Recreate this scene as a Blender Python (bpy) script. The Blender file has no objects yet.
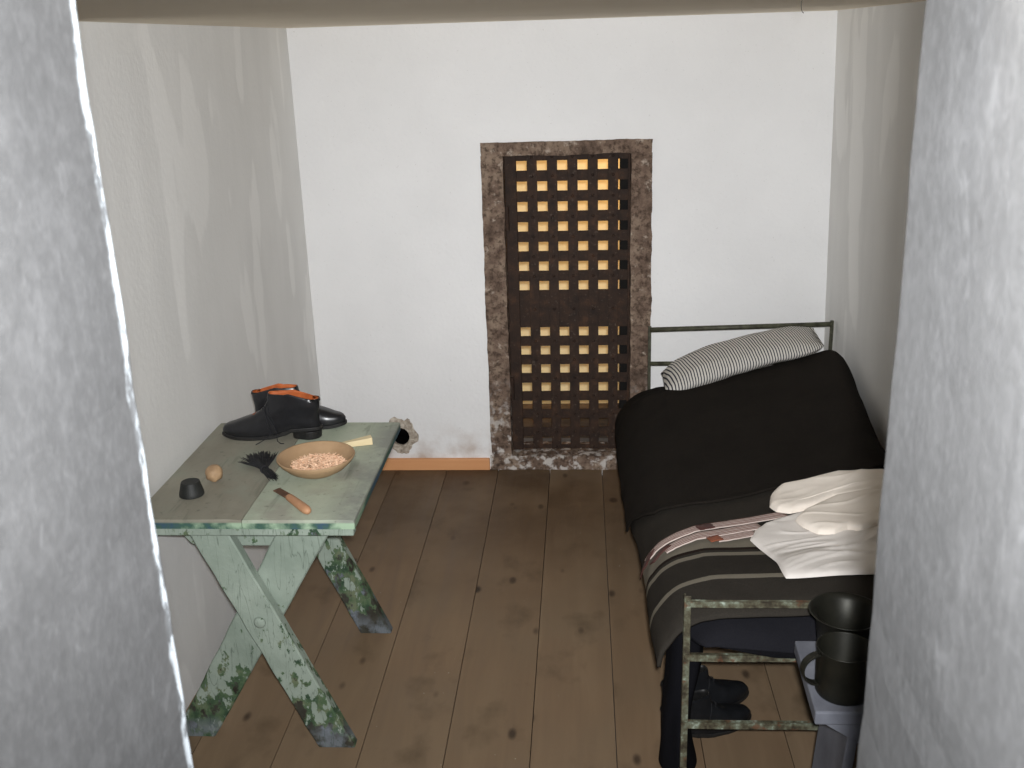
import bpy, bmesh, math, random, bisect
from mathutils import Vector, Matrix, noise
random.seed(7)
PI = math.pi
S = bpy.context.scene
COL = S.collection
ORG = {}

# ------------------------------------------------------------------ helpers
def lin(r, g, b, k=1):
    f = lambda c: c / 12.92 if c <= .04045 else ((c + .055) / 1.055) ** 2.4
    return (k*f(r / 255), k*f(g / 255), k*f(b / 255), 1)

def tag(o, label, cat, group=None):
    o['label'] = label; o['category'] = cat
    if group: o['group'] = group
    return o

def thing(name, loc, label, cat, group=None):
    o = bpy.data.objects.new(name, None); COL.objects.link(o)
    o.empty_display_size = .05
    o.location = loc; ORG[o.name] = Vector(loc)
    return tag(o, label, cat, group)

class MB:
    """collects shapes given in world coordinates into ONE mesh"""
    def __init__(s): s.v = []; s.f = []
    def add(s, vs, fs):
        n = len(s.v); s.v += [Vector(p) for p in vs]; s.f += [tuple(i + n for i in f) for f in fs]; return s
    def box(s, a, b):
        x0, y0, z0 = a; x1, y1, z1 = b
        return s.add([(x0,y0,z0),(x1,y0,z0),(x1,y1,z0),(x0,y1,z0),(x0,y0,z1),(x1,y0,z1),(x1,y1,z1),(x0,y1,z1)],
                     [(0,3,2,1),(4,5,6,7),(0,1,5,4),(1,2,6,5),(2,3,7,6),(3,0,4,7)])
    def hexa(s, q, d):
        """quad q (4 points) extruded by vector d"""
        q = [Vector(p) for p in q]; d = Vector(d)
        return s.add(q + [p + d for p in q], [(0,1,2,3),(7,6,5,4),(0,4,5,1),(1,5,6,2),(2,6,7,3),(3,7,4,0)])
    def prism(s, pts, d):
        pts = [Vector(p) for p in pts]; d = Vector(d); n = len(pts)
        return s.add(pts + [p + d for p in pts], [tuple(range(n)), tuple(range(2*n-1, n-1, -1))] + [(i, n+i, n+(i+1)%n, (i+1)%n) for i in range(n)])
    def loft(s, rings, closed=True, cap0=True, cap1=True):
        n = len(rings[0]); vs = [p for r in rings for p in r]; fs = []
        for k in range(len(rings) - 1):
            for i in range(n if closed else n - 1):
                j = (i + 1) % n
                fs.append((k*n+i, k*n+j, (k+1)*n+j, (k+1)*n+i))
        if closed and cap0: fs.append(tuple(range(n-1, -1, -1)))
        if closed and cap1: fs.append(tuple((len(rings)-1)*n + i for i in range(n)))
        return s.add(vs, fs)
    def tube(s, path, r, n=8, cap=True):
        path = [Vector(p) for p in path]; rings = []
        rr = r if isinstance(r, (list, tuple)) else [r] * len(path)
        up = None
        for k, p in enumerate(path):
            t = (path[min(k+1, len(path)-1)] - path[max(k-1, 0)]).normalized()
            if up is None or abs(up.dot(t)) > .98:
                up = Vector((0,0,1)) if abs(t.z) < .9 else Vector((1,0,0))
            a = t.cross(up).normalized(); b = a.cross(t).normalized(); up = b
            rings.append([p + rr[k] * (math.cos(2*PI*i/n) * a + math.sin(2*PI*i/n) * b) for i in range(n)])
        return s.loft(rings, True, cap, cap)
    def lathe(s, c, prof, n=32):
        """closed profile of (radius, height) turned about the vertical through c"""
        c = Vector(c); rings = [[c + Vector((r*math.cos(2*PI*i/n), r*math.sin(2*PI*i/n), z)) for i in range(n)] for r, z in prof]
        return s.loft(rings)
    def build(s, name, mat, parent=None, org=None, smooth=False, bevel=0, seg=2, solid=0, sub=0, angle=None):
        me = bpy.data.meshes.new(name)
        o = bpy.data.objects.new(name, me); COL.objects.link(o)
        og = ORG[parent.name] if parent else Vector(org or (0,0,0))
        ORG[o.name] = og
        me.from_pydata([p - og for p in s.v], [], s.f); me.update()
        bm = bmesh.new(); bm.from_mesh(me)
        bmesh.ops.recalc_face_normals(bm, faces=bm.faces); bm.to_mesh(me); bm.free()
        if parent: o.parent = parent
        else: o.location = og
        me.materials.append(mat)
        if smooth: me.polygons.foreach_set('use_smooth', [True] * len(me.polygons))
        if bevel:
            m = o.modifiers.new('bevel', 'BEVEL'); m.width = bevel; m.segments = seg; m.limit_method = 'ANGLE'; m.angle_limit = math.radians(35)
        if solid:
            m = o.modifiers.new('solid', 'SOLIDIFY'); m.thickness = abs(solid); m.offset = 1 if solid > 0 else -1
        if sub:
            m = o.modifiers.new('sub', 'SUBSURF'); m.levels = sub; m.render_levels = sub
        return o

def struct(o): o['kind'] = 'structure'; return o

# ------------------------------------------------------------------ materials
class Mat:
    def __init__(s, name, rough=.8, spec=.3, metal=0):
        s.m = bpy.data.materials.new(name); s.m.use_nodes = True
        s.t = s.m.node_tree; s.b = s.t.nodes['Principled BSDF']
        s.b.inputs['Roughness'].default_value = rough; s.b.inputs['Specular IOR Level'].default_value = spec
        s.b.inputs['Metallic'].default_value = metal
        s.co = s.t.nodes.new('ShaderNodeTexCoord').outputs['Object']
    def link(s, a, b): s.t.links.new(a, b)
    def put(s, sock, v):
        if hasattr(v, 'links') or isinstance(v, bpy.types.NodeSocket): s.link(v, sock)
        else: sock.default_value = v
    def scaled(s, sc, loc=(0,0,0), rot=(0,0,0)):
        n = s.t.nodes.new('ShaderNodeMapping'); s.link(s.co, n.inputs[0])
        n.inputs['Scale'].default_value = sc; n.inputs['Location'].default_value = loc; n.inputs['Rotation'].default_value = rot
        return n.outputs[0]
    def noise(s, scale, detail=4, sc=(1,1,1), rough=.55, loc=(0,0,0), dist=0):
        n = s.t.nodes.new('ShaderNodeTexNoise'); s.link(s.scaled(sc, loc), n.inputs['Vector'])
        n.inputs['Scale'].default_value = scale; n.inputs['Detail'].default_value = detail; n.inputs['Roughness'].default_value = rough
        n.inputs['Distortion'].default_value = dist
        return n.outputs['Fac']
    def voronoi(s, scale, sc=(1,1,1), feature='F1', rnd=1):
        n = s.t.nodes.new('ShaderNodeTexVoronoi'); s.link(s.scaled(sc), n.inputs['Vector'])
        n.inputs['Scale'].default_value = scale; n.feature = feature; n.inputs['Randomness'].default_value = rnd
        return n.outputs['Distance'], n.outputs.get('Color')
    def ramp(s, fac, stops, const=False):
        n = s.t.nodes.new('ShaderNodeValToRGB'); s.put(n.inputs[0], fac)
        cr = n.color_ramp; cr.interpolation = 'CONSTANT' if const else 'LINEAR'
        while len(cr.elements) < len(stops): cr.elements.new(.5)
        for e, (p, c) in zip(cr.elements, stops):
            e.position = p; e.color = c if isinstance(c, tuple) else (c, c, c, 1)
        return n.outputs[0]
    def mix(s, fac, a, b, mode='MIX'):
        n = s.t.nodes.new('ShaderNodeMixRGB'); n.blend_type = mode
        s.put(n.inputs[0], fac); s.put(n.inputs[1], a); s.put(n.inputs[2], b); return n.outputs[0]
    def math(s, op, a, b=0.0, c=0.0, clamp=False):
        n = s.t.nodes.new('ShaderNodeMath'); n.operation = op; n.use_clamp = clamp
        s.put(n.inputs[0], a); s.put(n.inputs[1], b)
        if len(n.inputs) > 2: s.put(n.inputs[2], c)
        return n.outputs[0]
    def xyz(s):
        n = s.t.nodes.new('ShaderNodeSeparateXYZ'); s.link(s.co, n.inputs[0]); return n.outputs
    def color(s, c): s.put(s.b.inputs['Base Color'], c); return s
    def rough(s, r): s.put(s.b.inputs['Roughness'], r); return s
    def bump(s, h, strength=.3, dist=.005):
        n = s.t.nodes.new('ShaderNodeBump'); n.inputs['Strength'].default_value = strength; n.inputs['Distance'].default_value = dist
        s.link(h, n.inputs['Height']); s.link(n.outputs[0], s.b.inputs['Normal']); return s

def simple(name, c1, c2, scale=20, rough=.7, spec=.3, metal=0, bump=.15, detail=5, sc=(1,1,1), dist=.003):
    m = Mat(name, rough, spec, metal); n = m.noise(scale, detail, sc)
    m.color(m.ramp(n, [(.3, c1), (.7, c2)])); m.bump(n, bump, dist); return m.m

def plaster(name, base, mott, streak=0, bump=.55):
    m = Mat(name, .9, .15)
    big = m.noise(2.2, 5); fine = m.noise(60, 4)
    c = m.ramp(big, [(.3, mott), (.65, base)])
    if streak:
        st2 = m.noise(7, 4, (1, 1, .2), .55)
        c = m.mix(m.ramp(st2, [(.4, 0.0), (.75, .32)]), c, tuple(x * .84 for x in mott[:3]) + (1,))
        st = m.noise(3.6, 3, (1, 1.5, .42), .45, loc=(2,1.3,4))
        c = m.mix(m.ramp(st, [(.585, 0.0), (.615, streak)]), c, tuple(min(.93, x * 1.14) for x in base[:3]) + (1,))
    sp = m.noise(140, 2)
    c = m.mix(m.ramp(sp, [(.70, 0.0), (.78, .25)]), c, lin(120,110,98))
    m.color(c)
    m.bump(m.mix(.5, big, m.mix(.5, fine, m.noise(14, 5))), bump, .012); return m

PL_B = plaster('back_plaster', (.78,.775,.77,1), (.73,.725,.72,1))
# grime low on the back wall
z = PL_B.xyz()[2]
g = PL_B.math('MULTIPLY', PL_B.ramp(z, [(.0, 1.0), (.22, 0.0)]), PL_B.ramp(PL_B.noise(9, 6), [(.42, 0.0), (.68, .8)]))
cin = PL_B.b.inputs['Base Color'].links[0].from_socket
PL_B.color(PL_B.mix(g, cin, lin(150,118,88)))
PLASTER_BACK = PL_B.m
PLASTER_SIDE = plaster('side_plaster', (.80,.795,.775,1), (.75,.745,.725,1), .5, .28).m
CEIL = plaster('ceiling_plaster', (.93,.84,.69,1), (.89,.80,.655,1)).m

def jamb_mat():
    m = Mat('grey_jamb_paint', .7, .2)
    n = m.noise(4, 5, (1,1,.7), .55); f = m.noise(95, 8, (1,1,.8), .72); g = m.noise(24, 8, (1,1,.8), .68, loc=(3,1,7))
    c = m.ramp(n, [(.3, (.058,.058,.0585,1)), (.7, (.070,.070,.0705,1))])
    c = m.mix(m.ramp(f, [(.46, 0.0), (.72, .6)]), c, (.098,.098,.0995,1))
    c = m.mix(m.ramp(g, [(.50, 0.0), (.74, .6)]), c, (.098,.098,.0995,1))
    c = m.mix(m.ramp(m.noise(70, 6, loc=(9,2,2)), [(.60, 0.0), (.74, .5)]), c, (.048,.048,.048,1))
    sc = m.noise(11, 4, (1, 3, 1.6), .6, dist=1.5)
    c = m.mix(m.ramp(sc, [(.62, 0.0), (.70, .45)]), c, (.115,.115,.117,1))
    x, y, zz = m.xyz()
    edge = m.math('ADD', y, m.math('MULTIPLY', m.math('SUBTRACT', m.noise(26, 6, rough=.65), .5), .020))
    left = m.ramp(m.math('MULTIPLY', x, -1), [(.10, 0.0), (.12, 1.0)])
    e = m.math('MULTIPLY', m.ramp(m.math('SUBTRACT', edge, .1), [(.6115, 0.0), (.6140, 1.0)]), left)
    chip = m.ramp(m.noise(55, 5, (1,1,.5)), [(.47, 1.0), (.56, .12)])
    c = m.mix(m.math('MULTIPLY', e, chip), c, (.44,.48,.51,1))
    m.color(c); m.bump(m.mix(.5, g, f), .3, .004); return m.m
JAMB = jamb_mat()

def floor_mat():
    m = Mat('floor_planks', .62, .25)
    x, y, zz = m.xyz(); y0 = y
    idx = m.math('FLOOR', m.math('DIVIDE', m.math('ADD', x, .3646), .2214))
    wn = m.t.nodes.new('ShaderNodeTexWhiteNoise'); wn.noise_dimensions = '1D'; m.link(idx, wn.inputs['W'])
    off = m.t.nodes.new('ShaderNodeCombineXYZ'); m.link(m.math('MULTIPLY', idx, 3.7), off.inputs[1]); m.link(m.math('MULTIPLY', idx, 1.3), off.inputs[0])
    va = m.t.nodes.new('ShaderNodeVectorMath'); m.link(m.co, va.inputs[0]); m.link(off.outputs[0], va.inputs[1])
    m.co = va.outputs[0]
    gr = m.noise(16, 6, (1, .09, 1), .6, dist=.6)
    c = m.ramp(gr, [(.25, lin(112,91,71)), (.5, lin(125,103,80)), (.75, lin(136,114,90))])
    c = m.mix(m.ramp(m.noise(1.7, 4), [(.35, 0.0), (.7, .6)]), c, lin(121,106,86))
    c = m.mix(m.math('MULTIPLY', wn.outputs['Value'], .3), c, lin(105,85,64))
    st = m.noise(6, 5, (1, .7, 1))
    c = m.mix(m.ramp(st, [(.56, 0.0), (.72, .6)]), c, lin(83,69,52))
    kd, kc = m.voronoi(4.3, (1, .7, 1))
    kn = m.ramp(kd, [(.04, .95), (.09, 0.0)])
    c = m.mix(kn, c, lin(35,25,19))
    kd2, _ = m.voronoi(8, (1, .5, 1))
    c = m.mix(m.ramp(kd2, [(.05, .8), (.12, 0.0)]), c, lin(50,39,31))
    fl, _ = m.voronoi(30)
    c = m.mix(m.math('MULTIPLY', m.ramp(fl, [(.05, .8), (.09, 0.0)]), m.ramp(m.noise(3.1, 2), [(.56, 0.0), (.64, 1.0)])), c, lin(154,147,132))
    stain_shade = m.math('MULTIPLY', m.ramp(m.math('MULTIPLY', y0, .2), [(.56, 0.0), (.76, 1.0)]), m.ramp(m.noise(2.6, 5, loc=(1,4,0)), [(.30, .25), (.62, .85)]))  # brown stains, plus shade painted into the floor towards its far end
    c = m.mix(stain_shade, c, lin(70,52,36))
    m.color(c); m.bump(m.mix(.6, gr, m.noise(40, 4, (1,.2,1))), .35, .004)
    m.rough(m.ramp(gr, [(.3, .5), (.7, .72)])); return m.m
FLOOR = floor_mat()

BASEBOARD = simple('orange_pine', lin(200,140,94), lin(216,160,112), 12, .55, .35, sc=(.12,1,1))

def stone_mat():
    m = Mat('weathered_stone', .95, .1)
    n = m.noise(11, 8, rough=.68); f = m.noise(55, 6, rough=.7); v = m.noise(26, 5, rough=.65, loc=(3,1,2))
    c = m.ramp(n, [(.3, lin(74,62,54)), (.48, lin(112,94,82)), (.62, lin(142,124,108)), (.78, lin(96,84,76))])
    c = m.mix(m.ramp(f, [(.48, 0.0), (.62, .8)]), c, lin(62,50,42))
    c = m.mix(m.ramp(v, [(.60, 0.0), (.70, .8)]), c, lin(178,164,150))
    zz = m.xyz()[2]
    low = m.math('MULTIPLY', m.ramp(zz, [(.12, 1.0), (.42, 0.0)]), m.ramp(m.noise(30, 6, loc=(7,2,0)), [(.5, 0.0), (.6, .9)]))
    c = m.mix(low, c, lin(196,190,184))
    m.color(c); m.bump(m.mix(.5, n, f), 1.0, .012); return m.m
STONE = stone_mat()
def rust_mat():
    m = Mat('rusty_iron', .75, .3, .1)
    n = m.noise(22, 7, rough=.65); f = m.noise(90, 4)
    c = m.ramp(n, [(.3, lin(34,24,19)), (.55, lin(50,35,26)), (.75, lin(74,50,34))])
    c = m.mix(m.ramp(f, [(.62, 0.0), (.74, .5)]), c, lin(110,98,88))
    m.color(c); m.bump(m.mix(.5, n, f), .6, .004); return m.m
RUST = rust_mat()
SILLSTONE = simple('passage_stone', lin(66,60,55), lin(100,92,85), 14, .95, .1, bump=.8, dist=.01)
YELLOW = simple('yellow_plaster', lin(232,212,160), lin(242,226,182), 5, .9, .1, bump=.2)

def mint_mat(name, wearz):
    """chipped pale green paint over dark green over grey wood; wear grows towards the feet"""
    m = Mat(name, .7, .25)
    x, y, zz = m.xyz()
    n = m.noise(30, 7, (1,1,.55), .62); b = m.noise(9, 5); fine = m.noise(90, 4)
    mint = m.ramp(b, [(.3, lin(126,138,126)), (.7, lin(150,161,149))])
    wear = m.math('ADD', m.math('MULTIPLY', m.math('SUBTRACT', .34, zz), wearz), n)
    c = m.mix(m.ramp(m.math('ADD', wear, m.math('MULTIPLY', m.math('SUBTRACT', fine, .5), .10)), [(.575, 0.0), (.60, 1.0)]), mint, m.ramp(m.noise(24, 5, loc=(2,5,1)), [(.35, lin(47,68,51)), (.5, lin(77,97,70)), (.62, lin(104,112,87))]))
    c = m.mix(m.ramp(m.math('ADD', wear, m.math('MULTIPLY', m.math('SUBTRACT', b, .5), .5)), [(.69, 0.0), (.73, .95)]), c, m.ramp(m.noise(17, 6, loc=(1,1,4)), [(.35, lin(42,37,31)), (.52, lin(63,60,54)), (.66, lin(123,131,143))]))
    foot = m.math('MULTIPLY', m.ramp(zz, [(.02, .85), (.075, 0.0)]), m.ramp(m.noise(19, 4, loc=(4,4,4)), [(.42, 0.0), (.55, 1.0)]))
    c = m.mix(foot, c, lin(112,118,124))
    cr = m.noise(13, 3, (3,3,.35), .5, dist=1.0)
    c = m.mix(m.ramp(cr, [(.478, 0.0), (.492, .55), (.506, 0.0)]), c, lin(48,62,50))
    m.color(c); m.bump(m.mix(.6, wear, fine), .6, .003); return m.m
MINT = mint_mat('chipped_mint_paint', .55); MINT_WORN = mint_mat('badly_chipped_mint_paint', .95)
MINT_RAIL = mint_mat('chipped_mint_rail', .0)
def top_mat(name, a, b, dark):
    m = Mat(name, .6, .3)
    x, y, zz = m.xyz()
    n = m.noise(12, 7, (1.4,.4,1), .62); b_ = m.noise(4, 5); f = m.noise(60, 5)
    c = m.ramp(m.mix(.5, n, b_), [(.36, a), (.62, b)])
    c = m.mix(m.ramp(m.noise(7, 6, loc=(3,3,1)), [(.52, 0.0), (.66, .7)]), c, dark)
    right = m.math('MULTIPLY', m.ramp(x, [(.18, 0.0), (.26, .85)]), m.ramp(m.noise(11, 5, loc=(9,1,1)), [(.36, 0.2), (.55, 1.0)]))
    c = m.mix(right, c, lin(122,124,118))
    sc = m.noise(26, 3, (1.0,.12,1), .5, dist=.8)
    c = m.mix(m.ramp(sc, [(.60, 0.0), (.70, .45)]), c, lin(74,80,66))
    c = m.mix(m.ramp(f, [(.62, 0.0), (.72, .5)]), c, lin(84,84,72))
    low = m.ramp(zz, [(.668, 1.0), (.672, 0.0)])       # the front edges: darker green and blue paint left on the arris
    ed = m.ramp(m.noise(14, 5, (1,.2,1), loc=(5,0,0)), [(.40, lin(150,172,146)), (.52, lin(64,92,78)), (.62, lin(56,80,98))], False)
    c = m.mix(low, c, ed)
    m.color(c); m.bump(m.mix(.6, n, f), .45, .003); return m.m
TOP_A = top_mat('worn_board_brown', lin(126,122,109), lin(142,139,125), lin(134,138,124))
TOP_B = top_mat('worn_board_green', lin(154,163,145), lin(172,178,160), lin(144,141,130))

def bediron_mat():
    m = Mat('chipped_bed_paint', .6, .35, .1)
    n = m.noise(45, 6, (1,1,1), .65); n2 = m.noise(34, 5, loc=(5,5,5))
    c = m.ramp(n, [(.36, lin(50,44,34)), (.47, lin(80,76,60)), (.58, lin(104,108,92)), (.70, lin(164,176,162))])
    c = m.mix(m.ramp(n2, [(.58, 0.0), (.66, .75)]), c, lin(96,62,42))
    m.color(c); m.bump(n, .5, .002); return m.m
BEDIRON = bediron_mat()
HEADIRON = simple('dark_olive_iron', lin(46,44,34), lin(84,84,68), 40, .55, .35, .1)

def wool(name, c1, c2, stripes=None, scale=420):
    m = Mat(name, .98, .05)
    x, y, zz = m.xyz()
    w = m.noise(scale, 3); b = m.noise(9, 5)
    c = m.mix(m.math('MULTIPLY', m.ramp(w, [(.35, 0.0), (.65, 1.0)]), .8), c1, c2)
    c = m.mix(m.ramp(b, [(.45, 0.0), (.75, .35)]), c, tuple(v * .7 for v in c1[:3]) + (1,))
    if stripes:
        yy = m.math('ADD', y, m.math('MULTIPLY', m.math('SUBTRACT', m.noise(5, 2), .5), .012))
        for y0, y1, col in stripes:
            k = m.math('MULTIPLY', m.math('GREATER_THAN', yy, y0), m.math('LESS_THAN', yy, y1))
            cc = m.mix(m.math('MULTIPLY', m.ramp(w, [(.35, 0.0), (.65, 1.0)]), .5), col, tuple(v * .75 for v in col[:3]) + (1,))
            c = m.mix(k, c, cc)
    m.color(c); m.bump(m.mix(.3, w, m.noise(60, 4)), .5, .003)
    m.b.inputs['Sheen Weight'].default_value = .0; m.b.inputs['Sheen Roughness'].default_value = .6
    return m.m
BLACKWOOL = wool('black_wool', lin(34,31,28,.56), lin(54,49,44,.66))
CREAMY = lin(118,112,100)
GREYWOOL = wool('grey_striped_wool', lin(44,41,37), lin(57,53,48),
    [(-.075, .055, CREAMY), (-.089, -.075, lin(38,30,26)), (-.125, -.103, CREAMY), (-.286, -.264, CREAMY)])
NAVY = wool('navy_ticking', lin(26,26,30), lin(34,34,38))
NAVYCLOTH = wool('navy_cloth', lin(15,15,18), lin(21,21,25))
def ticking():
    m = Mat('pillow_ticking', .95, .05)
    x, y, zz = m.xyz()
    u = m.math('ADD', x, m.math('MULTIPLY', y, .22))
    u = m.math('ADD', u, m.math('MULTIPLY', m.noise(7, 2), .012))
    s_ = m.math('FRACT', m.math('DIVIDE', u, .0096))
    k = m.ramp(s_, [(.0, 0.0), (.52, 0.0), (.60, 1.0), (.90, 1.0), (.98, 0.0)])
    m.color(m.mix(k, lin(196,192,184), lin(50,50,60)))
    m.bump(m.noise(24, 4), .3, .006); return m.m
TICKING = ticking()
CREAM = simple('cream_knit', lin(226,216,204), lin(238,229,218), 9, .95, .05, bump=.35, dist=.006)
WHITECLOTH = simple('white_linen', lin(214,208,202), lin(230,224,218), 8, .95, .05, bump=.45, dist=.008)
def brace_mat():
    m = Mat('striped_elastic', .9, .1)
    uv = m.t.nodes.new('ShaderNodeUVMap').outputs[0]
    sp = m.t.nodes.new('ShaderNodeSeparateXYZ'); m.link(uv, sp.inputs[0])
    k = m.math('FRACT', m.math('MULTIPLY', sp.outputs[1], 5.0))
    m.color(m.ramp(k, [(.0, lin(192,178,170)), (.48, lin(192,178,170)), (.56, lin(118,74,68)), (.9, lin(118,74,68)), (1., lin(192,178,170))])); return m.m
BRACE = brace_mat()
TAN_LEATHER = simple('tan_leather', lin(112,62,42), lin(140,80,56), 60, .6, .3)
DARK_LEATHER = simple('dark_brown_leather', lin(62,34,30), lin(84,48,42), 60, .55, .35)
BLACK_LEATHER = simple('black_leather', (.007,.007,.008,1), (.012,.012,.014,1), 70, .30, .5, bump=.05)
DULL_LEATHER = simple('dusty_black_leather', (.005,.0055,.0065,1), (.010,.011,.013,1), 40, .5, .3, bump=.1)
LINING = simple('orange_leather_lining', lin(150,76,38), lin(184,100,54), 40, .6, .25)
SOLE = simple('black_sole', (.008,.008,.008,1), (.016,.015,.014,1), 60, .5, .35)
LACE = simple('dark_lace', (.012,.012,.013,1), (.03,.03,.032,1), 200, .8, .1)
BOWLWOOD = simple('turned_bowl_wood', lin(150,122,92), lin(172,144,112), 14, .6, .25, sc=(1,.3,1))
PEGWOOD = simple('pale_pegs', lin(196,152,120), lin(236,204,174), 90, .7, .2)
PALEWOOD = simple('pale_wood', lin(196,178,140), lin(214,198,160), 30, .6, .25, sc=(.2,1,1))
HANDLEWOOD = simple('handle_wood', lin(160,116,84), lin(182,138,104), 30, .5, .3, sc=(1,.3,1))
BLADE = simple('rusted_blade', lin(82,58,44), lin(118,86,66), 60, .5, .5, .4)
BLACKBODY = simple('black_tapered_body', (.012,.013,.012,1), (.022,.023,.021,1), 40, .55, .35)
WAX = simple('tan_wax', lin(142,116,88), lin(176,146,112), 34, .6, .3, bump=.6, dist=.008)
BRISTLE = simple('black_bristles', (.010,.010,.011,1), (.022,.022,.024,1), 90, .6, .25)
TIN = simple('dark_tin', lin(30,30,26), lin(44,43,36), 24, .42, .4, .55)
BENCHPAINT = simple('blue_grey_bench_paint', lin(88,90,98), lin(116,118,126), 9, .7, .25, bump=.3)
DARKHOLE = simple('hole_shade_black', lin(8,7,7), lin(15,13,12), 30, .95, .05, bump=.8)  # shade inside the hole, painted as a near-black colour
CRUST = simple('crumbling_mortar', lin(128,116,102), lin(204,194,180), 50, .95, .05, bump=1.0, dist=.01, detail=7)
WIRE = simple('thin_wire', lin(70,66,60), lin(96,90,84), 50, .5, .4, .5)

RECESS_BLACK = simple('recess_black', lin(12,10,9), lin(22,19,16), 30, .8, .2)  # near-black colour that paints the shade of the door recess

def lerp_tab(t,x):
    xs=[a[0] for a in t]
    if x<=xs[0]: return t[0][1]
    if x>=xs[-1]: return t[-1][1]
    i=bisect.bisect_right(xs,x)-1
    u=(x-xs[i])/(xs[i+1]-xs[i]); u=u*u*(3-2*u)*.5+u*.5
    return t[i][1]+(t[i+1][1]-t[i][1])*u
# bed cross-section tables along the bed (y): top height near the open side / near the wall, hem position
ZL=[(2.04,.515),(2.22,.520),(2.4,.493),(2.7,.472),(3.1,.485),(3.4,.500),(3.62,.505),(3.8,.445),(3.93,.42)]
ZR=[(2.04,.545),(2.22,.545),(2.4,.515),(2.7,.505),(3.1,.53),(3.4,.592),(3.62,.650),(3.8,.57),(3.93,.48)]
XH=[(2.04,.168),(2.2,.160),(2.7,.158),(2.92,.146),(3.5,.136),(3.93,.142)]
ZH=[(2.04,.385),(2.2,.378),(2.4,.37),(2.7,.335),(2.92,.30),(3.6,.285),(3.93,.28)]
# (x offset as fraction from hem to .30, height fraction hem->top)
PROF=[(0,0),(.05,.25),(.13,.42),(.26,.62),(.42,.78),(.62,.89),(.84,.965),(1.0,1.0)]
def section(y):
    xh=lerp_tab(XH,y); zh=lerp_tab(ZH,y); zl=lerp_tab(ZL,y); zr=lerp_tab(ZR,y)
    pts=[(xh+(.31-xh)*a, zh+(zl-zh)*b) for a,b in PROF]
    for k in range(1,9):
        u=k/8; x=.31+(.88-.31)*u
        pts.append((x, zl+(zr-zl)*(u*.75+.25*u*u)))
    pts+= [(.915,zr-.018),(.938,zr-.055),(.948,zr-.10)]
    return pts
def arc_point(y,s):
    p=section(y)
    # s: 0 hem .. 1 wall side, by point index
    t=s*(len(p)-1); i=min(int(t),len(p)-2); u=t-i
    q0=p[max(i-1,0)];q1=p[i];q2=p[i+1];q3=p[min(i+2,len(p)-1)]
    def cr(a,b,c,d): return .5*((2*b)+(-a+c)*u+(2*a-5*b+4*c-d)*u*u+(-a+3*b-3*c+d)*u**3)
    return cr(q0[0],q1[0],q2[0],q3[0]),cr(q0[1],q1[1],q2[1],q3[1])
def s_of_x(y,x):
    lo,hi=0,1
    for _ in range(30):
        m=(lo+hi)/2
        if arc_point(y,m)[0]<x: lo=m
        else: hi=m
    return lo
def top(x,y):
    return arc_point(y,s_of_x(y,x))[1]

# ------------------------------------------------------------------ the room
XL, XR, YB, ZC, YF = -1.1136, .9619, 4.1038, 1.8175, .72
def wall_grid(mb, P, nu, nv, amp, seed):
    """slightly uneven plaster sheet; P(u,v) -> point, normal"""
    vs = []; fs = []
    for j in range(nv + 1):
        for i in range(nu + 1):
            p, n = P(i/nu, j/nv); e = min(i, nu-i, j, nv-j) > 0
            vs.append(p + n * (amp * noise.noise(Vector((p.x*1.7+seed, p.y*1.7, p.z*1.7))) if e else 0))
    for j in range(nv):
        for i in range(nu):
            a = j*(nu+1)+i; fs.append((a, a+1, a+nu+2, a+nu+1))
    mb.add(vs, fs)
# floor: planks with open joints
m = MB(); k0 = -5
for k in range(-5, 7):
    x0 = -.3646 + .2214*k; m.box((max(x0+.0012, -1.16), .2, -.03), (min(x0+.2214-.0012, 1.1), YB+.02, 0))
struct(m.build('floor', FLOOR))
m = MB().box((-1.2, .2, -.06), (1.14, YB+.02, -.031)); struct(m.build('subfloor', SILLSTONE))
m = MB(); m.box((-1.3, YF-.1, ZC), (1.3, YB+.3, ZC+.1)); struct(m.build('ceiling', CEIL))
m = MB(); wall_grid(m, lambda u, v: (Vector((XL, YF + (YB-YF)*u, -.04 + (ZC+.04)*v)), Vector((1,0,0))), 60, 36, .006, 1)
m.box((XL-.2, YF-.1, -.04), (XL-.02, YB+.3, ZC)); struct(m.build('wall_left', PLASTER_SIDE, smooth=False))
xr = lambda z, y: .990 - .026*z
m = MB(); wall_grid(m, lambda u, v: (Vector((xr(ZC*v, 0), YF + (YB-YF)*u, -.04 + (ZC+.04)*v)), Vector((-1,0,0))), 60, 36, .006, 5)
m.box((1.02, YF-.1, -.04), (1.2, YB+.3, ZC)); struct(m.build('wall_right', PLASTER_SIDE))

# back wall with the openings of the grated door and of the flue hole
DX0, DX1, DZ0, DZ1 = -.306, .194, .066, 1.327
WX0, WX1, WZ0, WZ1 = -.335, .225, .03, 1.35
HX, HZ, HR = -.780, .150, .040
m = MB()
xs = sorted({-1.2, -.97, HX-.09, HX+.09, -.55, WX0, WX1, .4, .6, .8, 1.1}); zs = sorted({-.04, WZ0, HZ-.09, HZ+.09, .45, .7,   .95, WZ1, 1.55, ZC})
for i in range(len(xs)-1):
    for j in range(len(zs)-1):
        cx, cz = (xs[i]+xs[i+1])/2, (zs[j]+zs[j+1])/2
        if WX0 < cx < WX1 and WZ0 < cz < WZ1: continue
        if abs(cx-HX) < .09 and abs(cz-HZ) < .09: continue
        m.add([(xs[i],YB,zs[j]),(xs[i+1],YB,zs[j]),(xs[i+1],YB,zs[j+1]),(xs[i],YB,zs[j+1])], [(0,1,2,3)])
N = 32; sq = []; ci = []; cb = []
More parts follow.
